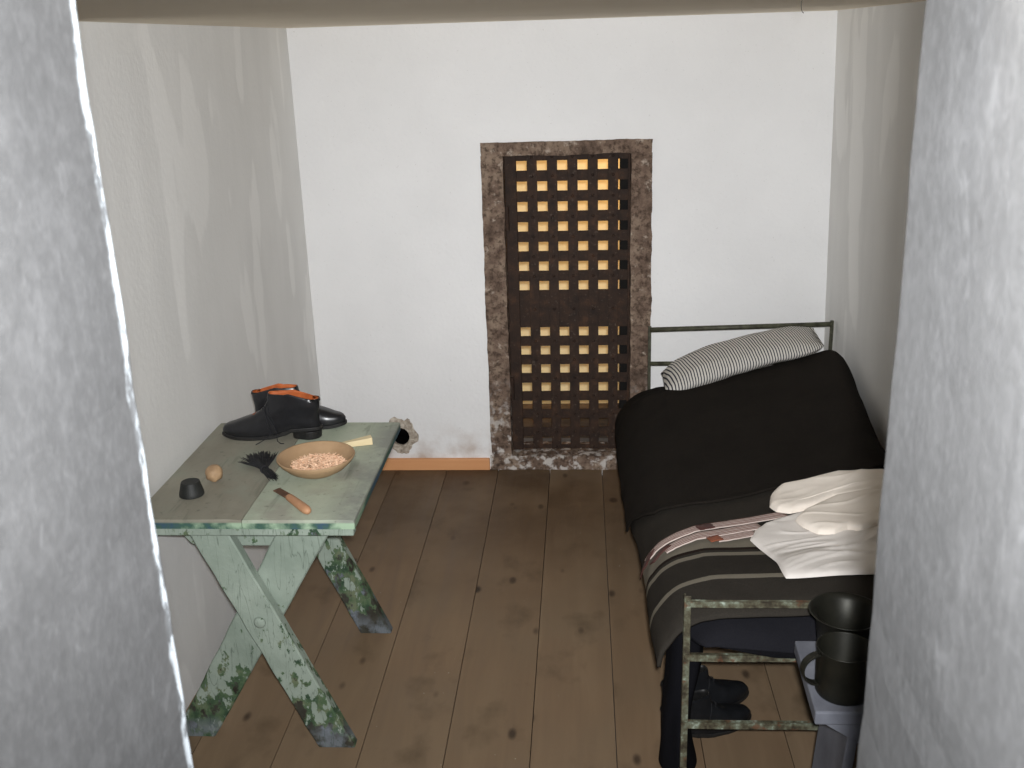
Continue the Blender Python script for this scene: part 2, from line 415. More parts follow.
for i in range(N):
    a = 2*PI*i/N; c, s_ = math.cos(a), math.sin(a); q = .09/max(abs(c), abs(s_))
    r = HR*(1+.14*noise.noise(Vector((c*2, s_*2, 3))))
    sq.append(Vector((HX+q*c, YB, HZ+q*s_))); ci.append(Vector((HX+r*c, YB, HZ+r*s_))); cb.append(Vector((HX+r*.9*c, YB+.16, HZ+r*.9*s_)))
m.loft([sq, ci], True, False, False)
struct(m.build('wall_back', PLASTER_BACK)); WB = bpy.data.objects['wall_back']
# crumbling mortar round the flue hole
rings = []
for k, (f, h) in enumerate([(.96, -.01), (1.0, .001), (1.2, .003), (1.42, .0025), (1.65, .0018), (1.85, -.001)]):
    ring = []
    for i in range(48):
        a = 2*PI*i/48; c, s_ = math.cos(a), math.sin(a)
        w = 1 + (.30*noise.noise(Vector((c*1.6+4, s_*1.6, 1))) + .12*noise.noise(Vector((c*6, s_*6, 2))))*min(1, max(0, k-1)*.5)
        w *= 1 + .16*max(0, s_)*min(1, max(0, k-1)*.5)
        r = HR*f*w
        ring.append(Vector((HX+r*c*.92, YB-h*(1+.7*noise.noise(Vector((c*9, s_*9, k)))), HZ+r*s_)))
    rings.append(ring)
m = MB().loft(rings, True, False, False); struct(m.build('mortar_ring', CRUST, WB, smooth=False))
m = MB(); rr = []
for k, (r, h) in enumerate([(1.16, .0005), (1.15, .03), (1.1, .09), (1.05, .15)]):
    rr.append([Vector((HX+HR*r*math.cos(2*PI*i/32), YB+h, HZ+HR*r*math.sin(2*PI*i/32))) for i in range(32)])
m.loft(rr, True, False, True); struct(m.build('flue_lining', DARKHOLE, WB))

# front wall: the thick doorway reveal the photograph is taken through
JL, JR = -.337, .221
def reveal(x, x_out, name):
    m = MB(); n = 14
    sgn = 1 if x > 0 else -1
    ring = []
    prof = [(x_out, .28), (x+sgn*.01, .28), (x, .29)]
    YW = YF+.006
    prof += [(x, .29 + (YW-.006-.29)*t/8) for t in range(1, 9)]
    prof += [(x+sgn*.0008, YW-.003), (x+sgn*.003, YW-.001), (x+sgn*.010, YW), (x_out, YW)]
    rings = []
    for k in range(61):
        z_ = -.04 + (ZC+.04)*k/60
        rings.append([Vector((px + (.0022*noise.noise(Vector((py*7, z_*5, x)))+.0016*noise.noise(Vector((py*2, z_*22, x+3)))) * (1 if abs(px-x) < .02 else 0), py, z_)) for px, py in prof])
    m.loft(rings); o = m.build(name, JAMB, smooth=False); return struct(o)
reveal(JL, -1.3, 'wall_front'); reveal(JR, 1.2, 'wall_front.001')
# baseboard
m = MB().box((XL+.001, YB-.018, .001), (-.401, YB+.004, .052)); o = m.build('baseboard_back', BASEBOARD, bevel=.003); struct(o)

# stone surround of the grated door
t = thing('trim_1', (-.056, YB, 0), 'weathered brown stone surround of the grated iron door', 'door frame'); struct(t)
def stone_block(x0, x1, z0, z1, y0, y1, seed):
    m = MB(); nx = max(2, int((x1-x0)/.014)); nz = max(2, int((z1-z0)/.014)); ny = 6
    def face(nu, nv, P):
        vs = []; fs = []
        for j in range(nv+1):
            for i in range(nu+1):
                p = Vector(P(i/nu, j/nv)); q = p*9
                p += Vector((noise.noise(q+Vector((seed,0,0))), .9*noise.noise(q*2+Vector((0,seed,0))), noise.noise(q+Vector((0,0,seed)))))*.004
                p += Vector((noise.noise(p*38), .9*noise.noise(p*38+Vector((9,0,0))), noise.noise(p*38+Vector((0,9,0)))))*.0028
                vs.append(p)
        for j in range(nv):
            for i in range(nu):
                a = j*(nu+1)+i; fs.append((a, a+1, a+nu+2, a+nu+1))
        m.add(vs, fs)
    L = lambda a, b, u: a+(b-a)*u
    face(nx, nz, lambda u, v: (L(x0,x1,u), y0, L(z0,z1,v)))
    face(nx, nz, lambda u, v: (L(x0,x1,u), y1, L(z0,z1,v)))
    face(ny, nz, lambda u, v: (x0, L(y0,y1,u), L(z0,z1,v)))
    face(ny, nz, lambda u, v: (x1, L(y0,y1,u), L(z0,z1,v)))
    face(nx, ny, lambda u, v: (L(x0,x1,u), L(y0,y1,v), z0))
    face(nx, ny, lambda u, v: (L(x0,x1,u), L(y0,y1,v), z1))
    o = MB(); o.v = m.v; o.f = m.f; return o
Y0, Y1 = YB-.012, YB+.12
for nm, a in (('jamb', (-.392, -.306, .062, 1.3235)), ('jamb', (.194, .276, .062, 1.3235)), ('lintel', (-.390, .274, 1.3225, 1.374)), ('sill', (-.398, .281, .001, .064))):
    o = stone_block(a[0], a[1], a[2], a[3], Y0, Y1 if nm != 'sill' else YB+.155, a[0]*7+a[2]).build(nm, STONE, t)

# the grated iron door
d = thing('door_1', (-.056, YB+.06, .066), 'rusty riveted iron lattice door with a solid plate across its middle, lit yellow from behind', 'door'); struct(d)
GY = YB+.06
cols = [-.2352 + .0802*k for k in range(6)]; hw = .0198
m = MB()
m.box((DX0+.002, GY-.012, DZ0+.002), (cols[0]-hw-.002, GY+.012, DZ1-.002)); struct(m.build('hinge_stile', RUST, d, bevel=.003))
edges = [(cols[k]+hw, cols[k+1]-hw) for k in range(5)]
for a, b in edges:
    struct(MB().box((a, GY-.006, DZ0+.004), (b, GY, DZ1-.004)).build('vertical_strap', RUST, d, bevel=.0012))
m = MB().box((cols[5]+hw-.001, GY-.010, DZ0+.002), (DX1-.001, GY+.010, DZ1-.002)); struct(m.build('closing_stile', RUST, d, bevel=.002))
rows = [1.275 - .081*k for k in range(7)] + [.593 - .081*k for k in range(7)]
hh = .0190
zed = [(rows[0]+hh, DZ1-.004)] + [(rows[k+1]+hh, rows[k]-hh) for k in range(13)] + [(DZ0+.004, rows[-1]-hh)]
for k, (a, b) in enumerate(zed):
    nm = 'lock_plate' if b-a > .1 else 'horizontal_strap'
    struct(MB().box((DX0+.004, GY+.0005, a), (DX1-.003, GY+.0065, b)).build(nm, RUST, d, bevel=.0012))
m = MB()
for a, b in edges:
    for z0, z1 in zed:
        m.lathe((0,0,0), [(.0001,.005),(.003,.0042),(.0052,.0022),(.006,0)], 10)
        n = 40
        for v in m.v[-n:]:
            x_, y_, z_ = v; v.x, v.y, v.z = (a+b)/2 + x_, GY-.006 - z_, (z0+z1)/2 + y_
struct(m.build('rivets', RUST, d, smooth=True))
bpy.data.objects['rivets']['kind'] = 'stuff'
struct(MB().tube([(DX0+.006, GY-.015, .30), (DX0+.006, GY-.015, .40)], .011, 12).build('hinge', RUST, d, smooth=False, bevel=.001))
struct(MB().tube([(DX0+.006, GY-.015, 1.02), (DX0+.006, GY-.015, 1.12)], .011, 12).build('hinge', RUST, d, bevel=.001))

struct(MB().box((.1535, GY+.012, DZ0+.002), (.205, GY+.05, DZ1)).build('recess_shade_strip', RECESS_BLACK, d))  # added black strip standing in for the dark recess behind the last holes
# the lit passage behind the grate
m = MB()
m.box((-.62, YB+.12, -.5), (-.345, YB+.62, 1.9)); m.box((.172, YB+.12, -.5), (.6, YB+.62, 1.9)); m.box((-.345, YB+.12, 1.35), (.172, YB+.62, 1.9))
struct(m.build('wall_passage_side', SILLSTONE))
struct(MB().box((-.345, YB+.16, -.5), (.172, YB+.618, .078)).build('wall_passage_sill', SILLSTONE))
struct(MB().box((-1.6, 5.75, -.6), (1.4, 5.85, 2.4)).build('wall_passage', YELLOW))
struct(MB().box((-1.6, YB+.62, -.65), (1.4, 5.85, -.6)).build('floor_passage', SILLSTONE))
struct(MB().box((-1.6, YB+.62, 2.3), (1.4, 5.85, 2.4)).build('ceiling_passage', YELLOW))
struct(MB().box((-1.7, YB+.62, -.6), (-1.6, 5.85, 2.4)).build('wall_passage_left', YELLOW))
struct(MB().box((1.4, YB+.62, -.6), (1.5, 5.85, 2.4)).build('wall_passage_right', YELLOW))

# thin wire hanging from the ceiling
m = MB().tube([(.5145,2.6,ZC+.004),(.5142,2.6,ZC),(.5138,2.601,1.806),(.5142,2.599,1.797),(.5165,2.597,1.7915),(.5195,2.596,1.789)], .0008, 6)
tag(m.build('hanging_wire', WIRE, org=(.5142,2.6,ZC)), 'short thin wire dangling from the ceiling above the bed', 'wire')

# ------------------------------------------------------------------ table
TX0, TX1, TY0, TY1, TH = -1.093, -.545, 2.208, 2.872, .68
T = thing('sawbuck_table', ((TX0+TX1)/2, (TY0+TY1)/2, 0), 'small sawbuck table with chipped pale green paint and crossed legs against the white plaster', 'table')
def rough_board(x0, x1, y0, y1, z0, z1, seed):
    m = MB(); nx, ny = max(3, int((x1-x0)/.03)), int((y1-y0)/.03)
    def h(x, y): return .0012*noise.noise(Vector((x*14, y*5, seed))) + .0007*noise.noise(Vector((x*60, y*16, seed)))
    def ex(y, s): return .0025*noise.noise(Vector((y*11, s, seed)))+.0012*noise.noise(Vector((y*45, s, seed)))
    g = []
    rings = []
    for j in range(ny+1):
        y = y0+(y1-y0)*j/ny
        a, b = x0+ex(y, 1)*.5, x1+ex(y, 2)*.5
        e = .004
        ring = [Vector((a, y, z0)), Vector((a, y, z1-e)), Vector((a+e*.4, y, z1-e*.3))]
        ring += [Vector((a+(b-a)*i/nx, y, z1+h(a+(b-a)*i/nx, y))) for i in range(1, nx)]
        ring += [Vector((b-e*.4, y, z1-e*.3)), Vector((b, y, z1-e)), Vector((b, y, z0))]
        if j in (0, ny):
            for p in ring:
                p.y += .0025*noise.noise(Vector((p.x*18, j, seed)))
                if p.z > z1-e*.5: p.z -= .0015
        rings.append(ring)
    return m.loft(rings)
SEAM = -.8195
rough_board(TX0, SEAM-.0008, TY0, TY1, TH-.026, TH, 1).build('tabletop_board', TOP_A, T)
rough_board(SEAM+.0008, TX1, TY0-.002, TY1-.003, TH-.026, TH, 2).build('tabletop_board', TOP_B, T)
def plank(name, q, y0, th, mat=MINT):
    """a board lying in the xz plane: outline q of (x, z), subdivided along its length so that its edges can be worn"""
    m = MB(); (a0, a1, b1, b0) = q                        # a0-a1 the upper end, b0-b1 the lower end
    n = 22; rings = []
    for k in range(n+1):
        u = k/n
        l = Vector((a0[0]+(b0[0]-a0[0])*u, 0, a0[1]+(b0[1]-a0[1])*u)); r = Vector((a1[0]+(b1[0]-a1[0])*u, 0, a1[1]+(b1[1]-a1[1])*u))
        e = .0022
        for p, s in ((l, 1), (r, 2)):
            if 0 < k < n: p.x += e*noise.noise(Vector((p.z*16, s, y0)))+.0014*noise.noise(Vector((p.z*60, s, y0)))
        c = .004; w = (r-l).normalized()
        rings.append([Vector((l.x,y0+c,l.z)), l+w*c+Vector((0,y0,0)), r-w*c+Vector((0,y0,0)), Vector((r.x,y0+c,r.z)), Vector((r.x,y0+th-c,r.z)), r-w*c+Vector((0,y0+th,0)), l+w*c+Vector((0,y0+th,0)), Vector((l.x,y0+th-c,l.z))])
    m.loft(rings); return m.build(name, mat, T)
zt = TH-.0275
def trestle(y, rear=False):
    th = .036; mt = MINT_WORN if rear else MINT
    plank('leg', [(-.985,zt),(-.885,zt),(-.605,.001),(-.703,.001)], y, th, mt)
    plank('leg', [(-.737,zt),(-.600,zt),(-.992,.001),(-1.103,.001)], y+th+.001, th, mt)
    yc = y-.028 if rear else y+2*th+.002
    m = MB().prism([(-1.060,yc,zt),(-.612,yc,zt),(-.612,yc,zt-.018),(-.668,yc,zt-.095),(-.684,yc,zt-.102),(-.985,yc,zt-.102),(-1.000,yc,zt-.095),(-1.060,yc,zt-.018)], (0,.026,0))
    m.build('cleat', MINT_RAIL, T, bevel=.003)
    bz, bx = .375, -.818
    b = MB()
    b.lathe((0,0,0), [(.0001,.006),(.010,.0055),(.0145,.002),(.0155,-.001)], 16)
    for v in b.v[-64:]:
        x_, y_, z_ = v; v.x, v.y, v.z = bx+x_, y-.0035 - z_, bz+y_
    b.build('bolt', MINT_RAIL, T, smooth=True)
trestle(2.246); trestle(2.797, True)
MB().box((TX0+.012, TY0+.006, TH-.048), (TX1-.006, TY0+.034, TH-.0268)).build('front_rail', MINT_RAIL, T, bevel=.003)

zT = TH + .0012

# ------------------------------------------------------------------ ankle boots
def xf_tab(h): return lerp_tab([(0,.290),(.010,.291),(.020,.286),(.028,.274),(.036,.256),(.045,.232),(.054,.208),(.063,.188),(.072,.172),(.082,.160),(.094,.151),(.112,.146)], h)
def kw(h): return lerp_tab([(0,.95),(.012,1.0),(.025,.98),(.036,.94),(.050,.90),(.065,.88),(.085,.80),(.112,.74)], h)
def lerp_tab(t, x):
    xs = [a[0] for a in t]
    if x <= xs[0]: return t[0][1]
    if x >= xs[-1]: return t[-1][1]
    i = bisect.bisect_right(xs, x)-1; u = (x-xs[i])/(xs[i+1]-xs[i]); u = u*u*(3-2*u)*.5+u*.5
    return t[i][1]+(t[i+1][1]-t[i][1])*u
WT = [(0,.030),(.03,.0325),(.08,.0315),(.12,.0315),(.16,.036),(.20,.0425),(.235,.0445),(.265,.041),(.292,.036)]
ZB = [(0,.034),(.080,.032),(.10,.023),(.14,.012),(.20,.0095),(.25,.0105),(.292,.016)]
def boot_ring(h, inset=0, n=56):
    x0 = .004*math.sin(min(1,h/.06)*PI) + inset - .004*max(0,(h-.06)/.05); x1 = xf_tab(h)-inset; ring = []
    for i in range(n):
        a = 2*PI*i/n; u = (1+math.cos(a))/2
        x = x0+(x1-x0)*u
        w = (lerp_tab(WT, x)*kw(h)-inset)
        v = math.sin(a); s = (abs(v)**.62)*(1 if v >= 0 else -1)
        z = lerp_tab(ZB, x)+h
        if h > .085: z += (h-.085)/.027*(.046*(x/.15) - .034 - .000*math.sin(PI*min(1, x/.15)))
        ring.append(Vector((x, w*s, z)))
    return ring
def boot(loc, ang, label, group, leather=BLACK_LEATHER, lace_side=1, name='ankle_boot', inside=LINING, sc=1, laced=True):
    R_ = thing(name, loc, label, 'boot', group)
    M_ = Matrix.Translation(Vector(loc)) @ Matrix.Rotation(ang, 4, 'Z') @ Matrix.Scale(sc, 4)
    tr = lambda rings: [[M_ @ p for p in r] for r in rings]
    hs = [0,.004,.010,.016,.022,.028,.034,.040,.047,.054,.061,.068,.076,.085,.094,.103,.112]
    outer = [boot_ring(h) for h in hs]
    top = boot_ring(.112, .0012)
    for p in top: p.z += .0012
    m = MB().loft(tr(outer+[top]), True, True, False); m.build('upper', leather, R_, smooth=True)
    inner = [boot_ring(h, .0032) for h in (.1125,.103,.094,.085,.07,.05,.03,.012)]
    for p in inner[0]: p.z += .0008
    MB().loft(tr([top, inner[0]]+inner[1:]), True, False, True).build('lining', inside, R_, smooth=True)
    # welted sole following the arch, and the stacked heel
    def sole_ring(dz, e):
        r = []
        for p in boot_ring(0):
            q = Vector((p.x, p.y, 0)); c = Vector((.14, 0, 0)); dd = (q-c); q += dd.normalized()*e
            q.z = lerp_tab(ZB, p.x)+dz; r.append(q)
        return r
    MB().loft(tr([sole_ring(-.0095,.002), sole_ring(-.008,.0042), sole_ring(-.001,.0042), sole_ring(.0008,.0015)])).build('sole', SOLE, R_, smooth=False)
    hr = []
    for z_, e in ((0,-.002),(.004,-.0005),(.012,0),(.0232,.0005)):
        ring = []
        for i in range(28):
            a = PI/2 + PI*i/18 if i <= 18 else None
            if a is not None: x = .036 + (.036+e)*math.cos(a); y = (.0315+e)*math.sin(a)
            else:
                u = (i-18)/10; x = .036+.046*(1-abs(2*u-1)**4); y = -(.0315+e)*(1-2*u)
            ring.append(Vector((x, y, z_)))
        hr.append(ring)
    MB().loft(tr(hr)).build('heel', SOLE, R_, bevel=.001)
    # facing seam, laces
    def on_side(x, h, s):
        w = lerp_tab(WT, x)*kw(h); x0, x1 = 0, xf_tab(h); u = (x-x0)/(x1-x0); v = math.sqrt(max(0, 1-(2*u-1)**2))**.62
        return Vector((x, s*(w*v+.0012), lerp_tab(ZB, x)+h))
    for s in (1, -1):
        pts = [on_side(x, h, s) for x, h in ((.150,.104),(.146,.09),(.142,.076),(.136,.060),(.130,.044),(.126,.028),(.124,.012))]
        MB().tube([M_@p for p in pts], .0009, 6).build('seam', LACE, R_, smooth=True)
    s = lace_side; lm = MB()
    tie = on_side(.156, .078, s)
    if laced: lm.tube([M_@p for p in (Vector((.150, 0, .118)), Vector((.156, s*.012, .108)), tie+Vector((0,s*.002,0)), on_side(.150,.055,s)+Vector((0,s*.003,0)), on_side(.142,.03,s)+Vector((0,s*.004,0)), on_side(.138,.012,s)+Vector((0,s*.005,0)), Vector((.150,s*.046,.010)), Vector((.166,s*.060,.0025)), Vector((.172,s*.072,.0018)))], .0013, 6)
    if laced: lm.tube([M_@p for p in (tie+Vector((0,s*.002,0)), on_side(.142,.055,s)+Vector((0,s*.004,0)), on_side(.128,.03,s)+Vector((0,s*.005,0)), on_side(.121,.008,s)+Vector((0,s*.006,0)), Vector((.116,s*.050,.004)), Vector((.104,s*.062,.0018)), Vector((.094,s*.062,.0018)))], .0013, 6)
    for x, h in ((.160,.070),(.166,.062),(.174,.053),(.183,.046)):
        a, b = on_side(x+.004, h-.004, 1), on_side(x+.004, h-.004, -1); z_ = max(a.z, b.z)
        c = [Vector((x+.010*(1-abs(t)), .019*t, lerp_tab(ZB,x)+h+.010-.006*t*t)) for t in (-1,-.5,0,.5,1)]
        lm.tube([M_@p for p in c], .0012, 6)
    lm.build('laces', LACE, R_, smooth=True)
    return R_
boot((-.752, 2.748, zT), PI+.035*0-.03, 'glossy black ankle boot on the table, standing in front of its mate', 'pair of black boots on the table', lace_side=1)
boot((-.972, 2.836, zT), .01, 'glossy black ankle boot on the table, partly hidden behind its mate', 'pair of black boots on the table', lace_side=-1, sc=.93)
boot((.20, 2.27, .001), .50, 'dusty black boot under the bed, the one closer to the foot rail', 'boots under the bed', DULL_LEATHER, -1, inside=SOLE, sc=.93, laced=False)
boot((.205, 2.385, .001), .46, 'dusty black boot under the bed, the one further from the foot rail', 'boots under the bed', DULL_LEATHER, -1, inside=SOLE, sc=.93, laced=False)

# ------------------------------------------------------------------ the small things on the table
# shallow wooden bowl heaped with pegs
bc = Vector((-.702, 2.487, zT))
B_ = thing('wooden_bowl', bc, 'shallow turned wooden bowl on the table, full of small pegs', 'bowl')
MB().lathe(bc, [(.0001,.0),(.045,.0),(.052,.003),(.075,.016),(.094,.034),(.1025,.047),(.1015,.0495),(.0985,.0485),(.090,.036),(.070,.019),(.045,.009),(.0001,.007)], 56).build('bowl_body', BOWLWOOD, B_, smooth=True)
m = MB(); rnd = random.Random(3)
for k in range(430):
    r = .060*math.sqrt(rnd.random()); a = rnd.random()*2*PI
    p = bc + Vector((.008+r*1.12*math.cos(a), -.008+r*math.sin(a), .017 + .016*(1-(r/.066)**2)*rnd.uniform(.5,1.1) + .009*(r/.06)**2 + .004*rnd.random()))
    q = Matrix.Rotation(rnd.random()*PI, 4, 'Z') @ Matrix.Rotation(rnd.uniform(-.5,.5), 4, 'Y')
    L, w = rnd.uniform(.008,.0125), .0016
    pts = [p + q @ Vector(v) for v in ((-L,-w,-w),(-L,w,-w),(-L,w,w),(-L,-w,w))]
    tip = [p + q @ Vector(v) for v in ((L,-w*.3,-w*.3),(L,w*.3,-w*.3),(L,w*.3,w*.3),(L,-w*.3,w*.3))]
    m.loft([pts, tip])
o = tag(m.build('shoe_pegs', PEGWOOD, org=bc), 'heap of small pale wooden pegs lying in the shallow bowl', 'pegs'); o['kind'] = 'stuff'
# knife
K = thing('shoe_knife', (-.716, 2.296, zT), 'short knife with a rusty blade and light wooden handle on the table', 'knife')
ax = Vector((-.655+.777, 2.221-2.366, 0)).normalized(); nx = Vector((-ax.y, ax.x, 0)); up = Vector((0,0,1)); k0 = Vector((-.780, 2.368, zT))
rings = []
for s, w, h in ((.075,.0075,.0055),(.080,.0100,.0085),(.086,.0105,.0092),(.12,.0112,.0100),(.155,.0122,.0110),(.175,.0118,.0108),(.186,.0090,.0085),(.191,.0040,.004)):
    c = k0+ax*s+up*.0112
    rings.append([c+nx*w*math.cos(2*PI*i/16)+up*h*math.sin(2*PI*i/16) for i in range(16)])
MB().loft(rings).build('handle', HANDLEWOOD, K, smooth=True)
tip_ = [(0,.0085),(.006,-.0105),(.079,-.0105),(.079,.0105),(.004,.0112)]
MB().prism([k0+ax*s+nx*w+up*(.004+.007*s/.08) for s, w in tip_], (0,0,.0022)).build('blade', BLADE, K, bevel=.0006)
# black tapered puck, wax ball
m = MB().lathe((-.990,2.345,zT), [(.0001,0),(.0300,0),(.0312,.002),(.0305,.008),(.0232,.036),(.0222,.0375),(.0190,.0368),(.0001,.0362)], 40)
tag(m.build('tapered_black_cap', BLACKBODY, org=(-.990,2.345,zT), smooth=False, bevel=.0008), 'small black tapered cap standing near the front corner of the table', 'cap')
rings = []
for k in range(1, 18):
    ph = PI*k/18; ring = []
    for i in range(28):
        a = 2*PI*i/28; dd = Vector((math.sin(ph)*math.cos(a), math.sin(ph)*math.sin(a), -math.cos(ph)))
        r = .0230*(1+.11*noise.noise(dd*1.7+Vector((2,5,1)))+.05*noise.noise(dd*5))
        ring.append(Vector((-.960,2.432,zT+.0222))+dd*r*Vector((1,1,1)).length/math.sqrt(3))
    rings.append(ring)
tag(MB().loft(rings).build('wax_ball', WAX, org=(-.960,2.432,zT), smooth=True), 'small lumpy tan ball on the table behind the black tapered cap', 'ball')
# bristle bundle
br = thing('bristle_bundle', (-.86, 2.52, zT), 'fanned bundle of black bristles tied at the waist on the table', 'brush')
waist = Vector((-.846,2.487,zT+.012)); rootp = Vector((-.812,2.440,zT+.008)); rnd = random.Random(5)
m = MB()
for k in range(300):
    a = rnd.gauss(0, .42); a = max(-1, min(1, a)); h = rnd.random()
    base = Vector((-.905,2.560,0)); 
    spread = Vector((.048, .028, 0))
    L = rnd.uniform(.82, 1.08)
    end = Vector((waist.x, waist.y, 0)) + (Vector((-.890,2.578,0))+spread*a*1.0 - Vector((waist.x, waist.y, 0)))*L
    z_ = zT + .003 + .020*h*(1-a*a*.6)
    jit = Vector((rnd.uniform(-.006,.006), rnd.uniform(-.005,.005), rnd.uniform(-.006,.006)))
    mid = (end+Vector((waist.x,waist.y,0)))/2 + spread*a*.18
    m.tube([rootp+jit*.7, waist+jit, Vector((mid.x, mid.y, (zT+.014+z_)/2+.004+jit.z*.5)), Vector((end.x, end.y, z_))], [.0012,.0014,.0016,.0006], 4)
for k in range(70):
    jit = Vector((rnd.uniform(-.012,.012), rnd.uniform(-.008,.008), rnd.uniform(-.004,.010)))
    m.tube([waist+jit*.35, (waist+rootp)/2+jit*.9, rootp+Vector((.010,-.014,0))*rnd.uniform(.2,1.3)+jit*1.1], [.0014,.0015,.0005], 4)
for v in m.v: v.z = max(v.z, zT+.0005)
m.build('bristles', BRISTLE, br)
td = (rootp-waist).normalized(); tn = Vector((-td.y, td.x, 0)); tm = MB()
path = [waist + td*(.004+.0045*t/(2*PI)) + tn*.0105*math.cos(t) + Vector((0,0,.0095*math.sin(t))) for t in [i*PI/8 for i in range(33)]]
for p in path: p.z = max(p.z, zT+.0015)
tm.tube(path, .0016, 6).build('twine', LACE, br, smooth=True)
# pale wedge behind the bowl
w0, w1 = Vector((-.735,2.640,zT)), Vector((-.596,2.694,zT)); ax = (w1-w0).normalized(); nx = Vector((-ax.y,ax.x,0))
rings = []
for u, w, h in ((0,.006,.004),(.35,.0075,.006),(.62,.0095,.008),(.85,.0125,.0095),(1,.0145,.0105)):
    c = w0+(w1-w0)*u
    rings.append([c-nx*w, c-nx*w*.92+up*h*2, c+nx*w*.92+up*h*2, c+nx*w])
tag(MB().loft(rings).build('wooden_wedge', PALEWOOD, org=(-.665,2.667,zT), bevel=.0015), 'pale bare wood wedge on the table sticking out behind the bowl', 'wedge')

# ------------------------------------------------------------------ iron bed
FY, HY = 2.06, 3.93
Bd = thing('iron_bed', (.58, 3.0, 0), 'narrow iron bed frame with flaking green paint and tall end rails along the white plaster', 'bed')
def angle_iron(x, y, z0, z1, sx, sy, mat, t=.004):
    w = .015 if mat is BEDIRON else .012
    q = [(0,0),(w*sx,0),(w*sx,t*sy),(t*sx,t*sy),(t*sx,w*sy),(0,w*sy)]
    return MB().prism([(x+a, y+b, z0) for a, b in q], (0,0,z1-z0)), mat
for x, y, zz, sx, sy, mt in ((.222,FY,.562,1,1,BEDIRON),(.936,FY,.562,-1,1,BEDIRON),(.256,HY,.676,1,-1,HEADIRON),(.964,HY,.690,-1,-1,HEADIRON)):
    mb, mt = angle_iron(x, y, .001, zz, sx, sy, mt); mb.build('post', mt, Bd, bevel=.001)
def flat_rail(name, x0, x1, y, z0, z1, h, mat):
    m = MB(); n = 24; rings = []
    for k in range(n+1):
        x = x0+(x1-x0)*k/n; z = z0+(z1-z0)*k/n+.0012*noise.noise(Vector((x*9, y, z0)))
        rings.append([Vector((x,y,z)),Vector((x,y,z+h)),Vector((x,y+.004,z+h)),Vector((x,y+.004,z+h-.004)),Vector((x,y+.018,z+h-.004)),Vector((x,y+.018,z+h-.007)),Vector((x,y+.004,z+h-.007)),Vector((x,y+.004,z))])
    return m.loft(rings).build(name, mat, Bd)
flat_rail('foot_rail', .226, .932, FY-.0045, .537, .535, .014, BEDIRON)
flat_rail('cross_rail', .226, .932, FY-.0045, .398, .398, .016, BEDIRON)
flat_rail('lower_rail', .226, .932, FY-.0045, .217, .217, .016, BEDIRON)
MB().tube([(.262,HY-.013,.664),(.956,HY-.013,.678)], .0095, 10).build('head_rail', HEADIRON, Bd, smooth=True)
MB().tube([(.262,HY-.013,.526),(.956,HY-.013,.526)], .0085, 10).build('cross_rail', HEADIRON, Bd, smooth=True)
for x0, x1 in ((.232,.262),(.930,.956)):
    q = [(x0 if x0<.5 else x0-.003, FY+.028),(x1 if x0<.5 else x1, HY-.03)]
    MB().prism([(q[0][0],q[0][1],.385),(q[0][0]+.004,q[0][1],.385),(q[0][0]+.004,q[0][1],.418),(q[0][0],q[0][1],.418)], (q[1][0]-q[0][0], q[1][1]-q[0][1], 0)).build('side_rail', BEDIRON, Bd)
for k in range(9):
    y = 2.24+.2*k
    MB().box((.246+.012*k/8, y, .402), (.925, y+.035, .406)).build('slat', BEDIRON, Bd)

# ------------------------------------------------------------------ bedding
def grid_sheet(ys, ss, f):
    m = MB(); rings = [[Vector(f(y, s)) for s in ss] for y in ys]
    return m.loft(rings, closed=False)
def wr(x, y, a=1, s=0):
    return a*(.0045*noise.noise(Vector((x*4, y*3, s)))+.0022*noise.noise(Vector((x*11, y*8, s+4)))+.0008*noise.noise(Vector((x*34, y*30, s))))
def nrm(y, s):
    a = arc_point(y, max(0, s-.01)); b = arc_point(y, min(.9999, s+.01)); dx, dz = b[0]-a[0], b[1]-a[1]; l = math.hypot(dx, dz) or 1
    return -dz/l, dx/l
def on_bed(y, s, off):
    x, z_ = arc_point(y, s); nx_, nz_ = nrm(y, s); return Vector((x+nx_*off, y, z_+nz_*off))
def bed_at(x, y, off):
    return on_bed(y, s_of_x(y, x), off)
MS = [i/70 for i in range(71)]
# mattress
rings = []
for k in range(61):
    u = k/60; y = 2.030+(3.85-2.030)*u
    e = min(1, min(u, 1-u)/.05); e = math.sqrt(max(0, 1-(1-e)**2))*.72+.28
    ring = []; zc = .455
    for i in range(40):
        a = .16+(1.0-.17-.16)*i/39
        x, z_ = arc_point(min(max(y, 2.1), 3.93), a); z_ -= .022 + .035*min(1, max(0, (y-3.45)/.2))
        ring.append(Vector((x+.006, y, zc+(z_-zc)*e)))
    bot = [(.935,.455),(.90,.430)]+[(.90-.61*j/10, .428-.014*math.sin(PI*j/10)*e+.006*noise.noise(Vector((j*.5,y*3,2)))) for j in range(1,10)]+[(.275,.430),(.240,.445)]
    ring += [Vector((x, y, zc+(z_-zc)*e)) for x, z_ in bot]
    if y > 3.3:
        for p in ring: p.x = max(p.x, .21+.13*min(1, (y-3.3)/.3))
    fr = max(0, 1-u/.06)
    for p in ring:                             # the foot end sags out between the rails
        p.z -= fr*.022*min(1, max(0, (p.x-.27)/.15)); p.x = p.x+fr*.05*max(0, (.45-p.x)/.2)
    rings.append(ring)
tag(MB().loft(rings).build('mattress', NAVY, org=(.58,3,.43), smooth=True), 'thin navy mattress bulging over the foot rail beneath the grey striped blanket', 'mattress')
